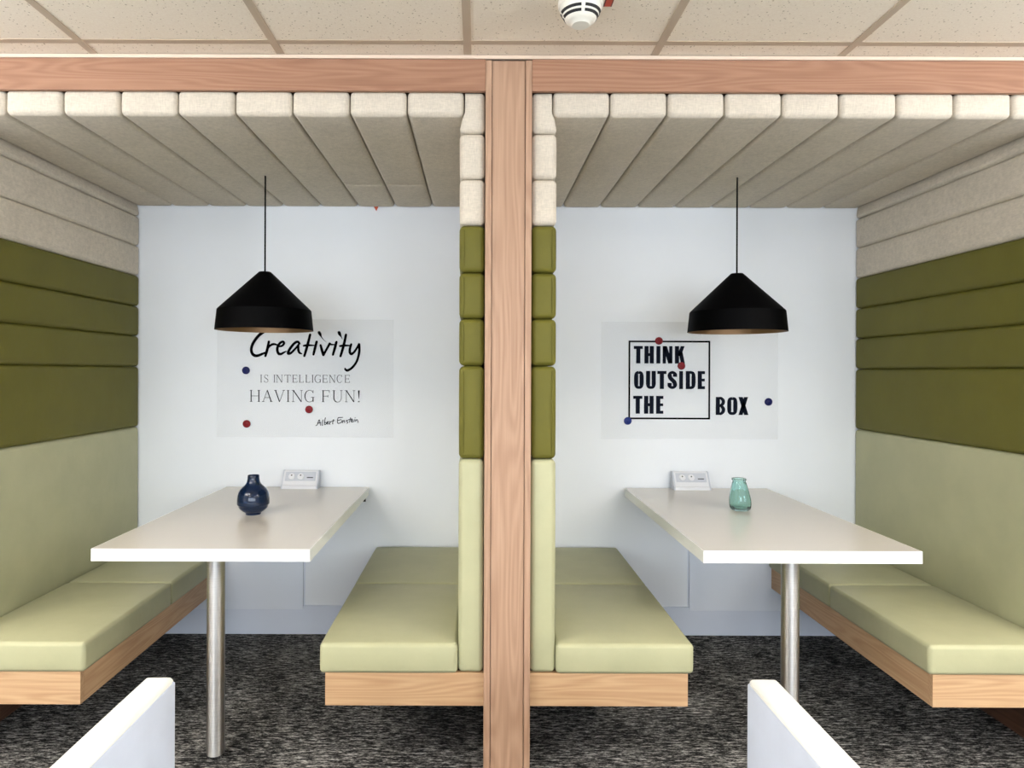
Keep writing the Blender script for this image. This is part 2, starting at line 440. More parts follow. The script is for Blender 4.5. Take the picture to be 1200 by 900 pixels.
partition(0.0, (-1,1), 'central padded partition behind the middle post, oatmeal, olive and sage pads')
partition(-1.933, (1,), 'padded side wall of the left booth, oatmeal above olive above sage')
partition(1.933, (-1,), 'padded side wall of the right booth, oatmeal above olive above sage')

# ------------------------------------------------------------------ padded canopies
for s_, side in ((-1,'left'),(1,'right')):
    t = thing('padded_canopy', 'oatmeal padded canopy of nine long pads over the %s booth'%side, 'canopy', (s_*0.967, FY/2, 2.12), 'padded booth canopies')
    mb = MB(); mb.box(s_*0.076, s_*1.857, FY+0.03, -0.004, 2.2045, 2.215); build('canopy_board', mb, M['walnut'], t)
    pitch = 0.1836
    for k in range(9):
        xa, xb = s_*(0.1412+pitch*k), s_*(0.1412+pitch*(k+1))
        if k == 8: xb = s_*1.789
        lo, hi = min(xa,xb)+0.0015, max(xa,xb)-0.0015
        split = (s_ == -1 and k in (1,2))
        spans = [(FY,-0.003)] if not split else [(FY,-0.405),(-0.405,-0.003)]
        for q,(ya,yb) in enumerate(spans):
            mb = MB()
            mb.pad(lo, hi, ya, yb, 2.122, 2.203, 0.016, (0.0003,0.004,0.006), (5,8,3))
            o = build('canopy_pad', mb, M['weave'], t, smooth=True)

# ------------------------------------------------------------------ benches
def bench(s_, outer, label):
    xin, xout = (0.0705, 0.580) if not outer else (1.862, 1.362)
    t = thing('booth_bench', label, 'bench', (s_*(xin+xout)/2, FY/2, 0.237), 'wall hung booth benches')
    d = 1 if xout > xin else -1
    mb = MB(); mb.box(s_*xin, s_*(xout), FY+0.002, FY+0.022, 0.237, 0.342, 0.001); build('front_board', mb, M['oak_x'], t)
    mb = MB(); mb.box(s_*(xout-d*0.02), s_*xout, FY+0.0225, -0.013, 0.237, 0.3415, 0.001); build('side_board', mb, M['oak_y'], t)
    mb = MB(); mb.box(s_*xin, s_*(xout-d*0.021), FY+0.0225, -0.017, 0.255, 0.340); build('seat_board', mb, M['walnut'], t)
    cb, cf = (0.157, 0.597) if not outer else (1.776, 1.345)
    for (ya,yb) in ((FY-0.006,-0.603),(-0.600,-0.019)):
        mb = MB(); mb.pad(s_*cb, s_*cf, ya, yb, 0.3425, 0.4375, 0.013, (0.002,0.003,0.006), (6,7,3))
        c = build('seat_cushion', mb, M['sage'], t, smooth=True)
        # piping round the upper edge of the cushion
        mb = MB(); x0_, x1_ = sorted((s_*cb, s_*cf)); e = 0.0065; z_ = 0.4330
        pts = [(x0_+e, ya+e, z_), (x1_-e, ya+e, z_), (x1_-e, yb-e, z_), (x0_+e, yb-e, z_), (x0_+e, ya+e, z_)]
        mb.tube(pts, 0.0022, 6, cap=False); build('piping', mb, M['sage'], c, smooth=True)
    return t
bench(-1, True, 'sage cushioned oak bench at the far left, against the left side wall')
bench(-1, False, 'sage cushioned oak bench left of the central post')
bench(1, False, 'sage cushioned oak bench right of the central post')
bench(1, True, 'sage cushioned oak bench at the far right, against the right side wall')

# ------------------------------------------------------------------ tables
for s_, side, lx in ((-1,'left',-0.979),(1,'right',0.965)):
    t = thing('booth_table', 'rectangular grey laminate table with white edge and one steel leg in the %s booth'%side, 'table', (s_*0.985, -0.6, 0), 'booth tables')
    mb = MB(); mb.box(s_*0.636+(0 if s_>0 else 0), s_*1.336, -1.197, -0.0172, 0.692, 0.7315)
    o = build('tabletop', mb, [M['table_top']], t)
    mb = MB(); ew = 0.0025
    xa, xb = sorted((s_*0.6335, s_*1.3385))
    mb.box(xa, xb, -1.1995, -1.1970, 0.6915, 0.7315, 0.0008); mb.box(xa, xa+ew, -1.197, -0.0172, 0.6915, 0.7315, 0.0008); mb.box(xb-ew, xb, -1.197, -0.0172, 0.6915, 0.7315, 0.0008)
    o = build('edge_band', mb, M['white_edge'], t); o['label'] = 'white edge band'
    mb = MB(); mb.lathe(lx, -1.084, [(0.029,0.012),(0.029,0.692)], 40, cap=(True,True))
    leg = build('leg', mb, M['steel'], t, smooth=40); leg['label'] = 'brushed steel leg'
    mb = MB(); mb.lathe(lx, -1.084, [(0.0275,0.0005),(0.0285,0.004),(0.0285,0.012)], 40, cap=(True,True)); build('foot', mb, M['chrome'], leg, smooth=40)
    for bxx in ((0.66, 1.30) if s_ < 0 else (1.30,)):
        mb = MB(); mb.box(s_*bxx-0.012, s_*bxx+0.012, -0.075, -0.0172, 0.682, 0.6915); mb.box(s_*bxx-0.012, s_*bxx+0.012, -0.0215, -0.0172, 0.66, 0.682)
        build('wall_bracket', mb, M['black_paint'], t)

# ------------------------------------------------------------------ table sockets
for s_, xc, lab in ((-1,-0.962,'white double socket box at the wall end of the left table'), (1,0.951,'white double socket box at the wall end of the right table')):
    z0 = 0.7317; W_ = 0.083
    t = thing('socket_box', lab, 'socket', (xc, -0.045, z0), 'desk socket boxes')
    prof = [(-0.0172,z0),(-0.080,z0),(-0.080,z0+0.014),(-0.073,z0+0.0175),(-0.036,z0+0.080),(-0.030,z0+0.083),(-0.0172,z0+0.083)]
    mb = MB(); mb.prism(prof, xc-W_, xc+W_); build('housing', mb, M['white_plastic'], t)
    for e in (-1,1):
        mb = MB(); p2 = [(y-(0.002 if y < -0.02 else 0), z+(0.0015 if z > z0 else 0)) for y,z in prof]
        mb.prism(p2, xc+e*W_, xc+e*(W_+0.006)); build('end_cap', mb, M['socket_grey'], t)
    def onslope(u, h):   # u along x, h 0..1 up the slope
        return Vector((xc+u, -0.073+0.037*h, z0+0.0175+0.0625*h))
    nrm = Vector((0,-0.0625,0.037)).normalized(); upv = Vector((0,0.037,0.0625)).normalized()
    mb = MB(); a = [onslope(u,h)+nrm*d for d in (0.0002,0.0022) for (u,h) in ((-0.074,0.30),(0.074,0.30),(0.074,0.95),(-0.074,0.95))]
    mb.add(a, [(0,1,2,3),(4,5,6,7),(0,1,5,4),(1,2,6,5),(2,3,7,6),(3,0,4,7)]); build('faceplate', mb, M['socket_grey'], t)
    for u in (-0.043, 0.001):
        c = onslope(u, 0.62); mb = MB()
        def disc(c, r0, r1, d0, d1, n=20):
            vs = []
            for (r,d) in ((r0,d0),(r1,d1)):
                vs += [c+nrm*d+Vector((1,0,0))*r*math.cos(2*PI*k/n)+upv*r*math.sin(2*PI*k/n) for k in range(n)]
            mb.add(vs, [(k,(k+1)%n,n+(k+1)%n,n+k) for k in range(n)]+[tuple(range(n,2*n)), tuple(range(n))])
        disc(c, 0.0165, 0.0145, 0.0022, 0.0065); so = build('socket_insert', mb, M['white_plastic'], t)
        mb = MB(); c2 = c+upv*0.004; disc(c2, 0.0036, 0.0036, 0.0066, 0.0072, 10); build('socket_hole', mb, M['black'], so)
    mb = MB(); a = [onslope(u,h)+nrm*d for d in (0.0022,0.003) for (u,h) in ((0.032,0.50),(0.062,0.50),(0.062,0.56),(0.032,0.56))]
    mb.add(a, [(0,1,2,3),(4,5,6,7),(0,1,5,4),(1,2,6,5),(2,3,7,6),(3,0,4,7)]); build('port_slot', mb, M['mid_ink'], t)

# ------------------------------------------------------------------ pendant lamps
LY = -0.556
for xc, lab in ((-0.982,'black cone pendant lamp hanging over the left table'), (0.981,'black cone pendant lamp hanging over the right table')):
    t = thing('pendant_lamp', lab, 'lamp', (xc, LY, 1.474), 'black pendant lamps')
    zr = 1.474; R_ = 0.197
    prof = [(R_,zr),(0.1885,zr+0.083),(0.184,zr+0.088),(0.029,zr+0.238),(0.024,zr+0.2425),(0.0,zr+0.243)]
    inner = [(0.0,zr+0.2385),(0.022,zr+0.2385),(0.026,zr+0.234),(0.181,zr+0.085),(0.186,zr+0.081),(R_-0.003,zr)]
    mb = MB(); mb.lathe(xc, LY, prof, 64); mb.lathe(xc, LY, [(R_-0.003,zr),(R_,zr)], 64); build('shade', mb, M['black_paint'], t, smooth=20, normals=False)
    mb = MB(); mb.lathe(xc, LY, inner, 64); build('shade_lining', mb, M['gold'], t, smooth=20, normals=False)['label'] = 'gold lining inside the shade'
    mb = MB(); mb.tube([(xc,LY,zr+0.2425),(xc,LY,1.9),(xc,LY,2.1215)], 0.0035, 8); build('cord', mb, M['black_paint'], t, smooth=True)
    mb = MB(); mb.lathe(xc, LY, [(0.0,zr+0.16),(0.018,zr+0.16),(0.02,zr+0.165),(0.02,zr+0.238)], 20); build('bulb_holder', mb, M['black_paint'], t, smooth=30)
    mb = MB(); mb.lathe(xc, LY, [(0.0,zr+0.075)]+[(0.03*math.sin(a),zr+0.105-0.03*math.cos(a)) for a in (0.4,0.8,1.2,1.6,2.0,2.4)]+[(0.014,zr+0.16)], 20); build('bulb', mb, M['bulb'], t, smooth=True)

# ------------------------------------------------------------------ vases
ZT = 0.7316
u = 0.000290
pv = [(0,0),(100,0),(103,8),(104,22),(118,30),(150,50),(180,78),(196,102),(205,135),(215,140),(217,160),(215,220),(208,270),(196,310),(176,345),(148,375),(118,400),(98,425),(86,455),(80,490),(78,535),(76,538)]
inner = [(70,536),(71,490),(77,455),(88,428),(108,404),(140,376),(166,342),(186,306),(198,268),(204,220),(204,160),(190,110),(150,70),(100,48),(0,44)]
mb = MB(); mb.lathe(-0.993, -0.66, [(r*u, ZT+z*u) for r,z in pv+inner], 48)
tag(build('glass_vase', mb, M['blue_glass'], smooth=50), 'round dark blue glass vase with a short neck on the left table', 'vase')
u2 = 1/2810.0
def sh(z):
    h = (z-ZT)/u2/375.0
    return (0.0 if h < 0 else -18*min(1,h)**1.2 + 0)*u2
pv = [(0,0),(80,0),(92,3),(108,16),(118,35),(125,75),(124,125),(115,180),(103,230),(91,280),(80,325),(73,340),(73,349),(82,356),(84,364),(77,374)]
inner = [(66,372),(64,345),(72,320),(84,275),(96,226),(108,176),(115,122),(115,75),(106,42),(84,26),(0,24)]
mb = MB(); mb.lathe(1.001, -0.55, [(r*u2, ZT+z*u2) for r,z in pv+inner], 80, shift=sh, flute=0.022)
tag(build('glass_jar', mb, M['green_glass'], smooth=60), 'small lopsided pale green glass jar on the right table', 'jar')

# ------------------------------------------------------------------ wall sheets and lettering
def W(px, py):      # a measured point of the back wall in metres (x, z)
    return ((px-560.0)/235.6-0.095, 1.307+(435.0-py)/235.6)
PXM = 1/235.6
def smoothpts(pts, ws, per=6):
    out = []; n = len(pts)
    for i in range(n-1):
        p0 = pts[max(i-1,0)]; p1 = pts[i]; p2 = pts[i+1]; p3 = pts[min(i+2,n-1)]
        for k in range(per):
            t = k/per
            q = [0.5*((2*p1[a])+(-p0[a]+p2[a])*t+(2*p0[a]-5*p1[a]+4*p2[a]-p3[a])*t*t+(-p0[a]+3*p1[a]-3*p2[a]+p3[a])*t**3) for a in (0,1)]
            out.append((q[0],q[1],ws[i]*(1-t)+ws[i+1]*t))
    out.append((pts[-1][0],pts[-1][1],ws[-1])); return out
LETTER_Y = -0.0024
def ribbon(mb, pts, ws, curved=True, caps=True):
    if isinstance(ws,(int,float)): ws = [ws]*len(pts)
    if curved and caps and max(ws) > 1: ws = [q*1.18 for q in ws]
    P = smoothpts(pts, ws) if curved and len(pts) > 2 else [(p[0],p[1],w_) for p,w_ in zip(pts,ws)]
    L = []; R = []
    for i,(x,y,w_) in enumerate(P):
        a = P[max(i-1,0)]; b = P[min(i+1,len(P)-1)]
        dx, dy = b[0]-a[0], b[1]-a[1]; l = math.hypot(dx,dy) or 1
        nx, ny = -dy/l*w_/2, dx/l*w_/2
        L.append((x+nx,y+ny)); R.append((x-nx,y-ny))
    n = len(P); vs = [(W(*p)[0],LETTER_Y,W(*p)[1]) for p in L+R]
    mb.add(vs, [(i,i+1,n+i+1,n+i) for i in range(n-1)])
    if caps:
        for (x,y,w_) in (P[0],P[-1]):
            vs = [(W(x+w_/2*math.cos(2*PI*k/10), y+w_/2*math.sin(2*PI*k/10))) for k in range(10)]
            mb.add([(a,LETTER_Y,b) for a,b in vs], [tuple(range(10))])
def poly(mb, pts):
    mb.add([(W(*p)[0],LETTER_Y,W(*p)[1]) for p in pts], [tuple(range(len(pts)))])
def rect(mb, x0, x1, y0, y1): poly(mb, [(x0,y0),(x1,y0),(x1,y1),(x0,y1)])
def front(o):        # letter faces turned towards the room
    me = o.data; bm = bmesh.new(); bm.from_mesh(me); bm.normal_update()
    for f in bm.faces:
        if f.normal.y > 0: f.normal_flip()
    bm.to_mesh(me); bm.free(); return o

def sheet(x0, y0, x1, y1, label):
    a, za = W(x0,y0); b, zb = W(x1,y1)
    t = thing('wall_sheet', label, 'poster', ((a+b)/2, -0.001, zb), 'clear printed wall sheets')
    mb = MB(); mb.box(a, b, -0.0016, -0.0004, zb, za); build('clear_sheet', mb, M['film'], t); return t
# left sheet
t = sheet(254.5, 375, 461, 513, 'clear sheet printed with a brush lettered creativity quote on the left booth wall')
mb = MB()
c1 = lambda *p: [(288+x/15, 384+y/15) for x,y in p]; c2 = lambda *p: [(354+x/15, 384+y/15) for x,y in p]
ribbon(mb, c1((370,60),(300,95),(215,165),(130,285),(97,390),(115,468),(160,504),(215,504),(290,475),(345,450)), [2.2,3.2,3.0,2.9,2.8,2.9,3,2.9,2.5,1.6])
ribbon(mb, c1((405,258),(388,350),(366,440),(346,512)), [2.4,2.7,2.8,2.2]); ribbon(mb, c1((375,410),(410,345),(480,303),(545,312)), [1.5,2.2,2.4,1.8])
ribbon(mb, c1((570,345),(640,330),(672,285),(650,258),(600,285),(560,350),(556,420),(580,468),(620,475),(675,445),(712,425)), [1.6,2.1,2.4,2.4,2.5,2.6,2.7,2.8,2.5,1.8,1])
ribbon(mb, c1((945,292),(910,258),(850,290),(785,370),(747,440),(752,468),(800,452),(875,375),(925,312)), [2.1,2.5,2.6,2.7,2.7,2.7,2.4,2.1,1.8]); ribbon(mb, c1((925,312),(924,400),(945,452),(985,470)), [2.1,2.5,2.3,1.1])
ribbon(mb, c2((140,132),(112,250),(72,400),(40,508)), [2.4,2.7,2.7,2.3]); ribbon(mb, c2((28,328),(100,320),(212,322)), [1.9,2.4,1.2])
ribbon(mb, c2((255,258),(227,370),(200,482)), [2.5,2.8,2.3]); ribbon(mb, c2((298,95),(318,130),(338,172),(375,220),(425,262)), [3.0,2.8,1.0,0.5,0.25])
ribbon(mb, c2((325,318),(350,410),(374,490)), [2.2,2.8,2.5]); ribbon(mb, c2((374,490),(430,390),(485,290)), [2.5,2.3,2.5]); ribbon(mb, c2((485,290),(515,306),(568,306)), [2.4,1.7,1.1])
ribbon(mb, c2((602,262),(575,370),(542,485)), [2.5,2.8,2.2]); ribbon(mb, c2((648,95),(662,125),(684,165),(708,212)), [3.2,2.9,1.1,0.3])
ribbon(mb, c2((770,132),(742,270),(708,400),(675,510)), [2.4,2.7,2.7,2.3]); ribbon(mb, c2((665,332),(740,322),(842,322)), [2,2.4,1.3])
ribbon(mb, c2((862,300),(840,380),(840,440),(865,470),(910,440),(960,370),(1000,300)), [2.2,2.5,2.6,2.7,2.3,2.1,2.3]); ribbon(mb, c2((1000,300),(1006,400),(990,510),(950,620),(880,710),(805,758),(768,748),(757,728)), [2.6,2.5,2.4,2.3,2.4,2.6,2.3,1.8])
front(build('lettering', mb, M['ink'], t, normals=False))
# thin serif capitals: strokes in a unit box, y up
def serif(mb, ch, x0, x1, yt, yb, thin, thick):
    w_, h_ = x1-x0, yb-yt
    P = lambda u_, v_: (x0+u_*w_, yb-v_*h_)
    def st(pts, k, curved=False): ribbon(mb, [P(*p) for p in pts], thick if k else thin, curved, False)
    def sf(u_, v_, e=None):
        x, y = P(u_, v_); e = e or 0.11*h_
        y += -thin/2 if v_ < 0.5 else thin/2
        ribbon(mb, [(x-e,y),(x+e,y)], thin, False, False)
    if ch == 'I': st([(.5,0),(.5,1)],1); sf(.5,0); sf(.5,1)
    elif ch == 'H':
        for u_ in (.1,.9): st([(u_,0),(u_,1)],1); sf(u_,0); sf(u_,1)
        st([(.1,.5),(.9,.5)],0)
    elif ch == 'A': st([(.1,0),(.5,1)],0); st([(.5,1),(.9,0)],1); st([(.24,.36),(.74,.36)],0); sf(.1,0); sf(.9,0)
    elif ch == 'V': st([(.1,1),(.5,0)],1); st([(.5,0),(.9,1)],0); sf(.1,1); sf(.9,1)
    elif ch == 'N': st([(.12,0),(.12,1)],0); st([(.12,1),(.9,0)],1); st([(.9,0),(.9,1)],0); sf(.12,0); sf(.1,1); sf(.9,1)
    elif ch == 'T': st([(.5,0),(.5,1)],1); st([(0,.975),(1,.975)],0); st([(.03,1),(.03,.8)],0); st([(.97,1),(.97,.8)],0); sf(.5,0)
    elif ch in 'EF':
        st([(.15,0),(.15,1)],1); st([(0,.975),(.95,.975)],0); st([(.92,1),(.92,.8)],0); st([(.15,.5),(.75,.5)],0); st([(.75,.6),(.75,.4)],0)
        if ch == 'E': st([(0,.025),(.97,.025)],0); st([(.95,0),(.95,.22)],0)
        else: sf(.15,0)
    elif ch == 'L': st([(.15,0),(.15,1)],1); sf(.15,1); st([(0,.025),(.97,.025)],0); st([(.95,0),(.95,.2)],0)
    elif ch in 'CG':
        pts = [(.9,.80),(.74,.95),(.5,1.0),(.24,.9),(.07,.65),(.06,.38),(.22,.1),(.5,0),(.75,.05),(.9,.2)]
        ww = [thin,thin,thin,(thin+thick)/2,thick,thick,(thin+thick)/2,thin,thin,thin]
        ribbon(mb, [P(*p) for p in pts], ww, True, False); st([(.9,.75),(.9,1)],0)
        if ch == 'G': st([(.9,.02),(.9,.40)],1); st([(.68,.40),(1.04,.40)],0)
    elif ch == 'U':
        ribbon(mb, [P(*p) for p in [(.12,1),(.12,.6),(.13,.28),(.28,.06),(.5,0),(.73,.06),(.87,.28),(.88,.6),(.88,1)]], [thick,thick,thick,thick,thin,thin,thin,thin,thin], True, False); sf(.12,1); sf(.88,1)
    elif ch == 'S':
        ribbon(mb, [P(*p) for p in [(.82,.78),(.68,.95),(.45,1),(.2,.88),(.2,.68),(.5,.52),(.82,.34),(.84,.14),(.55,0),(.28,.04),(.12,.24)]], [thin,thin,thin,thin,thick,thick,thick,thin,thin,thin,thin], True, False); st([(.82,.76),(.82,.98)],0); st([(.12,.02),(.12,.26)],0)
    elif ch == '!':
        x, y = P(.5,1); poly(mb, [(x-.12*h_/2-.2,y),(x+.12*h_/2+.2,y),(x+.25,yt+.72*h_),(x-.25,yt+.72*h_)]); rect(mb, x-.9, x+.9, yb-1.1, yb)
for ch,a,b in (('I',262,282),('S',318,404),('I',496,516),('N',538,648),('T',682,792),('E',822,908),('L',938,1020),('L',1054,1132)):
    mb = MB(); serif(mb, ch, 288+a/15, 288+b/15, 440.0, 449.0, 0.42, 0.85); front(build('letter', mb, M['grey_ink'], t, normals=False))
for ch,a,b in (('I',176,196),('G',222,332),('E',360,448),('N',478,585),('C',612,706),('E',750,840)):
    mb = MB(); serif(mb, ch, 354+a/15, 354+b/15, 440.0, 449.0, 0.42, 0.85); front(build('letter', mb, M['grey_ink'], t, normals=False))
for ch,a,b in (('H',80,250),('A',290,470),('V',505,690),('I',735,760),('N',815,1000)):
    mb = MB(); serif(mb, ch, 288+a/15, 288+b/15, 458.0, 471.7, 0.5, 1.15); front(build('letter', mb, M['mid_ink'], t, normals=False))
for ch,a,b in (('G',45,212),('F',352,492),('U',540,712),('N',758,932),('!',980,1020)):
    mb = MB(); serif(mb, ch, 354+a/15, 354+b/15, 458.0, 471.7, 0.5, 1.15); front(build('letter', mb, M['mid_ink'], t, normals=False))
mb = MB()
hw = [[(155,440),(182,425),(215,338),(237,435)],[(185,398),(242,388)],[(282,340),(262,425),(278,432)],[(322,302),(306,415),(335,415),(342,388),(312,386)],[(350,395),(376,382),(366,366),(350,395),(364,415),(388,402)],
      [(402,365),(400,420)],[(402,385),(430,368)],[(466,332),(450,400),(458,410)],[(430,366),(482,350)],[(625,295),(548,300)],[(550,298),(535,350),(545,400),(605,385)],[(542,350),(600,332)],[(612,350),(606,388)],[(630,350),(628,390)],[(630,365),(655,350),(662,386)],
      [(716,345),(690,355),(716,380),(704,402)],[(766,300),(746,380)],[(730,336),(792,320)],[(776,360),(800,345),(790,332),(776,358),(790,378),(812,365)],[(832,332),(828,370)],[(844,304),(847,300)],[(856,335),(856,368)],[(858,348),(884,335),(898,382)]]
for h in hw: ribbon(mb, [(360+x/15, 470+y/15) for x,y in h], 0.85, True, True)
front(build('lettering', mb, M['mid_ink'], t, normals=False))

# right sheet
t = sheet(704.5, 376.5, 911.5, 513.5, 'clear sheet printed with bold think outside the box slogan on the right booth wall')
mb = MB(); bx0, bx1, by0, by1, bw = 736.4, 832.1, 398.5, 490.6, 2.0
rect(mb, bx0, bx1, by0, by0+bw); rect(mb, bx0, bx1, by1-bw, by1); rect(mb, bx0, bx0+bw, by0+bw, by1-bw); rect(mb, bx1-bw, bx1, by0+bw, by1-bw)
front(build('printed_frame', mb, M['ink'], t, normals=False))
def bold(mb, ch, x0, x1, yt, yb, s=4.9):
    h_ = yb-yt; hb = 3.5; xm = (x0+x1)/2
    def para(xa, ya, xb, yb_, w_): poly(mb, [(xa-w_/2,ya),(xa+w_/2,ya),(xb+w_/2,yb_),(xb-w_/2,yb_)])
    if ch == 'T': rect(mb,x0,x1,yt,yt+hb); rect(mb,xm-s/2,xm+s/2,yt+hb,yb)
    elif ch == 'H': rect(mb,x0,x0+s,yt,yb); rect(mb,x1-s,x1,yt,yb); rect(mb,x0+s,x1-s,yt+.41*h_,yt+.58*h_)
    elif ch == 'I': rect(mb,x0,x1,yt,yb)
    elif ch == 'N': rect(mb,x0,x0+s*.78,yt,yb); rect(mb,x1-s*.78,x1,yt,yb); para(x0+s*.5,yt,x1-s*.5,yb,s)
    elif ch == 'K': rect(mb,x0,x0+s,yt,yb); para(x1-s*.52,yt,x0+s*1.0,yt+.56*h_,s*.92); para(x0+s*1.35,yt+.35*h_,x1-s*.45,yb,s*.95)
    elif ch == 'E': rect(mb,x0,x0+s,yt,yb); rect(mb,x0+s,x1,yt,yt+hb); rect(mb,x0+s,x1-.2,yt+.42*h_,yt+.57*h_); rect(mb,x0+s,x1,yb-hb,yb)
    elif ch == 'X': para(x0+s*.5,yt,x1-s*.5,yb,s*1.05); para(x1-s*.6,yt,x0+s*.5,yb,s*1.0)
    else:
        l, r = x0+s/2, x1-s/2; tp, bt = yt+1.7, yb-1.7
        if ch == 'O': pts = [(xm,tp),(r-.6,tp+1.0),(r,yt+.3*h_),(r,yt+.7*h_),(r-.6,bt-1.0),(xm,bt),(l+.6,bt-1.0),(l,yt+.7*h_),(l,yt+.3*h_),(l+.6,tp+1.0),(xm,tp)]; ws = [3.3,3.7,s,s,3.7,3.3,3.7,s,s,3.7,3.3]
        elif ch == 'U': pts = [(l,yt),(l,yt+.4*h_),(l,yt+.72*h_),(l+.7,bt-1.0),(xm,bt),(r-.7,bt-1.0),(r,yt+.72*h_),(r,yt+.4*h_),(r,yt)]; ws = [s,s,s,3.8,3.3,3.8,s,s,s]
        elif ch == 'S': pts = [(r,yt+.32*h_),(r,yt+.2*h_),(r-.8,tp+.9),(xm,tp),(l+.7,tp+1.0),(l,yt+.24*h_),(l+.8,yt+.38*h_),(xm,yt+.5*h_),(r-.8,yt+.62*h_),(r,yt+.77*h_),(r-.8,bt-1.0),(xm,bt),(l+.8,bt-.9),(l,yt+.8*h_),(l,yt+.66*h_)]; ws = [s,s,3.6,3.3,3.6,s,s,s*.95,s,s,3.6,3.3,3.6,s,s]
        elif ch == 'D': rect(mb,x0,x0+s,yt,yb); pts = [(x0+s-.4,yt+1.6),(xm+.6,yt+1.65),(r-.4,yt+3.2),(r,yt+.35*h_),(r,yt+.65*h_),(r-.4,yb-3.2),(xm+.6,yb-1.65),(x0+s-.4,yb-1.6)]; ws = [3.2,3.3,3.9,s,s,3.9,3.3,3.2]
        elif ch == 'B':
            rect(mb,x0,x0+s,yt,yb)
            pts = [(x0+s-.4,yt+1.5),(xm+.6,yt+1.5),(r,yt+.2*h_),(r-.2,yt+.35*h_),(xm+.6,yt+.47*h_),(x0+s-.4,yt+.47*h_)]; ribbon(mb, pts, [3,3.1,4,4,3,3], True, False)
            pts = [(x0+s-.4,yt+.5*h_),(xm+.6,yt+.5*h_),(r,yt+.64*h_),(r,yt+.8*h_),(xm+.6,yb-1.5),(x0+s-.4,yb-1.5)]; ws = [2.6,2.8,4.2,4.2,3.1,3]
        ribbon(mb, pts, ws, True, False)
C6 = lambda a: 730+a/15
rows = [[('T',C6(188),C6(346)),('H',C6(375),C6(540)),('I',C6(585),C6(655)),('N',C6(695),C6(867)),('K',C6(910),C6(1085))],
        [('O',C6(195),C6(363)),('U',C6(404),C6(576)),('T',C6(602),C6(763)),('S',C6(783),C6(950)),('I',C6(987),C6(1053)),('D',803.5,815.0),('E',817.5,826.0)],
        [('T',C6(180),C6(342)),('H',C6(372),C6(540)),('E',C6(583),C6(710))]]
for row,(yt,yb) in zip(rows, ((404.8,425.2),(434.0,455.1),(463.2,484.1))):
    for ch,a,b in row:
        mb = MB(); bold(mb, ch, a, b, yt, yb); front(build('letter', mb, M['navy_ink'], t, normals=False))
for ch,a,b in (('B',838.8,849.8),('O',852.2,864.0),('X',865.4,877.0)):
    mb = MB(); bold(mb, ch, a, b, 464.2, 485.2, 4.8); front(build('letter', mb, M['navy_ink'], t, normals=False))

# ------------------------------------------------------------------ magnets
def magnet(px, py, mat, label):
    x, z = W(px,py); r = 0.019; y = -0.0026
    t = thing('wall_magnet', label, 'magnet', (x, y, z), 'round wall magnets')
    n = 24
    def ring(pr, name):
        mb = MB(); vs = []
        for (rr,d) in pr: vs += [(x+rr*math.cos(2*PI*k/n), y-d, z+rr*math.sin(2*PI*k/n)) for k in range(n)]
        fs = [(i*n+k,i*n+(k+1)%n,(i+1)*n+(k+1)%n,(i+1)*n+k) for i in range(len(pr)-1) for k in range(n)]
        fs += [tuple(range(n)), tuple((len(pr)-1)*n+k for k in range(n))]
        mb.add(vs, fs); build(name, mb, M[mat], t, smooth=35)
    ring([(r,0),(r,0.004),(r-0.002,0.006),(0.0125,0.006)], 'rim'); ring([(0.0105,0.0045),(0.0105,0.0075),(0.009,0.0085)], 'grip')
magnet(288.5,435,'navy_magnet','blue magnet left of the small printed line on the left wall sheet')
magnet(289.5,497.5,'red_magnet','red magnet at the lower left of the left wall sheet')
magnet(362.5,480.5,'red_magnet','red magnet just under the large thin capitals on the left wall sheet')
magnet(771.8,398.8,'red_magnet','red magnet on the top edge of the printed black square')
magnet(798.2,428,'red_magnet','red magnet inside the printed square, between its first and second line')
magnet(735.6,492.6,'blue_magnet','blue magnet at the lower left corner of the printed black square')
magnet(900.3,469.7,'navy_magnet','blue magnet to the right of the last printed word on the right wall sheet')

# ------------------------------------------------------------------ smoke detector, tags
dx, dy = 0.180, -1.545
t = thing('smoke_detector', 'round white smoke detector with black vent slots on the ceiling', 'detector', (dx,dy,CEIL))
mb = MB(); mb.lathe(dx, dy, [(0.0,CEIL+0.005),(0.058,CEIL+0.005),(0.061,CEIL+0.003),(0.061,CEIL-0.010),(0.058,CEIL-0.014)], 48); build('base_plate', mb, M['warm_plastic'], t, smooth=30)
mb = MB(); mb.lathe(dx, dy, [(0.057,CEIL-0.010),(0.057,CEIL-0.018),(0.054,CEIL-0.026),(0.041,CEIL-0.048),(0.034,CEIL-0.054),(0.028,CEIL-0.056),(0.024,CEIL-0.062),(0.0,CEIL-0.063)], 48); build('body', mb, M['warm_plastic'], t, smooth=40)
def cone_r(z):   # radius of the sloped side
    return 0.054-(0.054-0.041)*((CEIL-0.026)-z)/0.022
for (za,zb) in ((CEIL-0.0275,CEIL-0.0335),(CEIL-0.0385,CEIL-0.0445)):
    for q in range(4):
        mb = MB(); n = 10; vs = []
        for k in range(n+1):
            a = PI/2*q+0.10+(PI/2-0.20)*k/n
            for (zz,d) in ((za,0.0012),(zb,0.0012),(zb,-0.002),(za,-0.002)):
                rr = cone_r(zz)+d; vs.append((dx+rr*math.cos(a), dy+rr*math.sin(a), zz))
        fs = [(4*k+i,4*k+(i+1)%4,4*k+4+(i+1)%4,4*k+4+i) for k in range(n) for i in range(4)]+[(0,1,2,3),(4*n,4*n+1,4*n+2,4*n+3)]
        mb.add(vs, fs); build('vent_slot', mb, M['black'], t)
t = thing('ceiling_tag', 'small red tag on the ceiling beside the smoke detector', 'tag', (0.256,-1.58,CEIL-0.001))
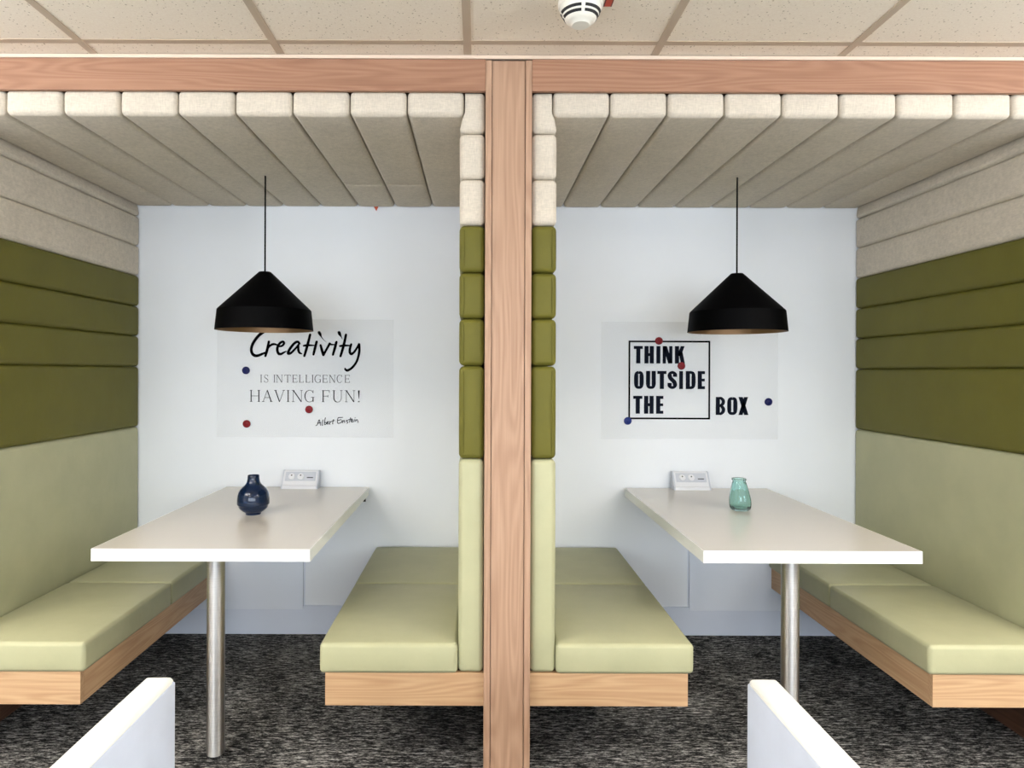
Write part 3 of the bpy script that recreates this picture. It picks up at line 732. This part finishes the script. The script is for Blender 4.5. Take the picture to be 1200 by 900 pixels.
mb = MB(); mb.box(0.2475,0.2645,-1.65,-1.527,CEIL-0.0006,CEIL+0.0021); build('tag_card', mb, M['red_tag'], t)
for xa in (0.2445,0.2645):
    mb = MB(); mb.box(xa,xa+0.003,-1.65,-1.527,CEIL-0.001,CEIL+0.0021); build('tag_edge', mb, M['dark_red'], t)
mb = MB(); x_, z_ = W(440,245)
mb.add([(x_-0.014,y,2.128) for y in (-0.0045,-0.0025)]+[(x_+0.014,y,2.128) for y in (-0.0045,-0.0025)]+[(x_+0.002,y,2.101) for y in (-0.0045,-0.0025)], [(0,2,4),(1,3,5),(0,1,3,2),(2,3,5,4),(4,5,1,0)])
tag(build('corner_tag', mb, M['orange']), 'tiny orange corner of a tag poking below the left canopy at the wall', 'tag')

# ------------------------------------------------------------------ foreground chairs
def chair(xb0, xb1, facing, label):
    """xb0..xb1 thickness of the upright back panel; facing +1 looks towards +x"""
    ya, yb = -2.56, -2.046; zt = 0.702
    t = thing('lounge_chair', label, 'chair', ((xb0+xb1)/2+facing*0.25, (ya+yb)/2, 0), 'white upholstered chairs in the foreground')
    mb = MB(); mb.pad(xb0, xb1, ya, yb, 0.30, zt, 0.009, (0.001,0.002,0.002), (4,8,6)); bk = build('backrest', mb, M['white_vinyl'], t, smooth=True)
    xf = xb1 if facing > 0 else xb0
    # inner panel in pale blue grey with a piped edge
    mb = MB(); mb.pad(xf-facing*0.004, xf+facing*0.004, ya+0.006, yb-0.006, 0.44, zt-0.007, 0.0035, (0.002,0,0), (2,8,6)); build('inner_panel', mb, M['blue_vinyl'], bk, smooth=True)['label'] = 'pale blue grey inner face'
    mb = MB(); e = 0.006
    mb.tube([(xf, ya+e, 0.45),(xf, ya+e, zt-e-0.012),(xf, ya+e+0.012, zt-e),(xf, yb-e-0.012, zt-e),(xf, yb-e, zt-e-0.012),(xf, yb-e, 0.45)], 0.0028, 8); build('piping', mb, M['white_vinyl'], bk, smooth=True)
    x0, x1 = sorted((xf+facing*0.006, xf+facing*0.47))
    mb = MB(); mb.pad(x0, x1, ya, yb, 0.33, 0.44, 0.02, (0.003,0.003,0.012), (6,6,3)); build('seat', mb, M['white_vinyl'], t, smooth=True)
    mb = MB(); mb.box(min(xb0,x0), max(xb1,x1), ya+0.02, yb-0.02, 0.285, 0.3295); build('seat_frame', mb, M['frame_white'], t)
    for lx in (min(xb0,x0)+0.03, max(xb1,x1)-0.03):
        for ly in (ya+0.05, yb-0.05):
            mb = MB(); mb.tube([(lx,ly,0.0),(lx,ly,0.285)], 0.012, 12); build('leg', mb, M['chrome'], t, smooth=40)
chair(-0.749, -0.692, 1, 'white upholstered chair in the left foreground, cut off by the bottom of the picture')
chair(0.441, 0.498, -1, 'white upholstered chair in the right foreground, cut off by the bottom of the picture')

# ------------------------------------------------------------------ added uplighters that brighten the ceiling, out of view, beside and behind the camera
for s_, lab in ((-1,'white floor standing uplighter at the left of the room'),(1,'white floor standing uplighter at the right of the room')):
    ux, uy = s_*2.7, -3.0
    t = thing('uplighter_lamp', lab, 'lamp', (ux,uy,0), 'floor standing uplighters')
    mb = MB(); mb.lathe(ux,uy,[(0.0,0.0),(0.16,0.0),(0.16,0.018),(0.02,0.03),(0.0,0.03)],32); build('base', mb, M['frame_white'], t, smooth=30)
    mb = MB(); mb.tube([(ux,uy,0.025),(ux,uy,1.58)],0.014,14); build('pole', mb, M['frame_white'], t, smooth=40)
    mb = MB(); mb.lathe(ux,uy,[(0.0,1.575),(0.05,1.58),(0.16,1.65),(0.2,1.70),(0.195,1.70),(0.155,1.66),(0.0,1.60)],40); build('lamp_bowl', mb, M['frame_white'], t, smooth=40)
    area('uplight', (ux,uy,1.715), (PI,0,0), 0.26, 0.26, 104, (0.93,0.96,1.0))

for o in bpy.data.objects:
    if '_w' in o: del o['_w']
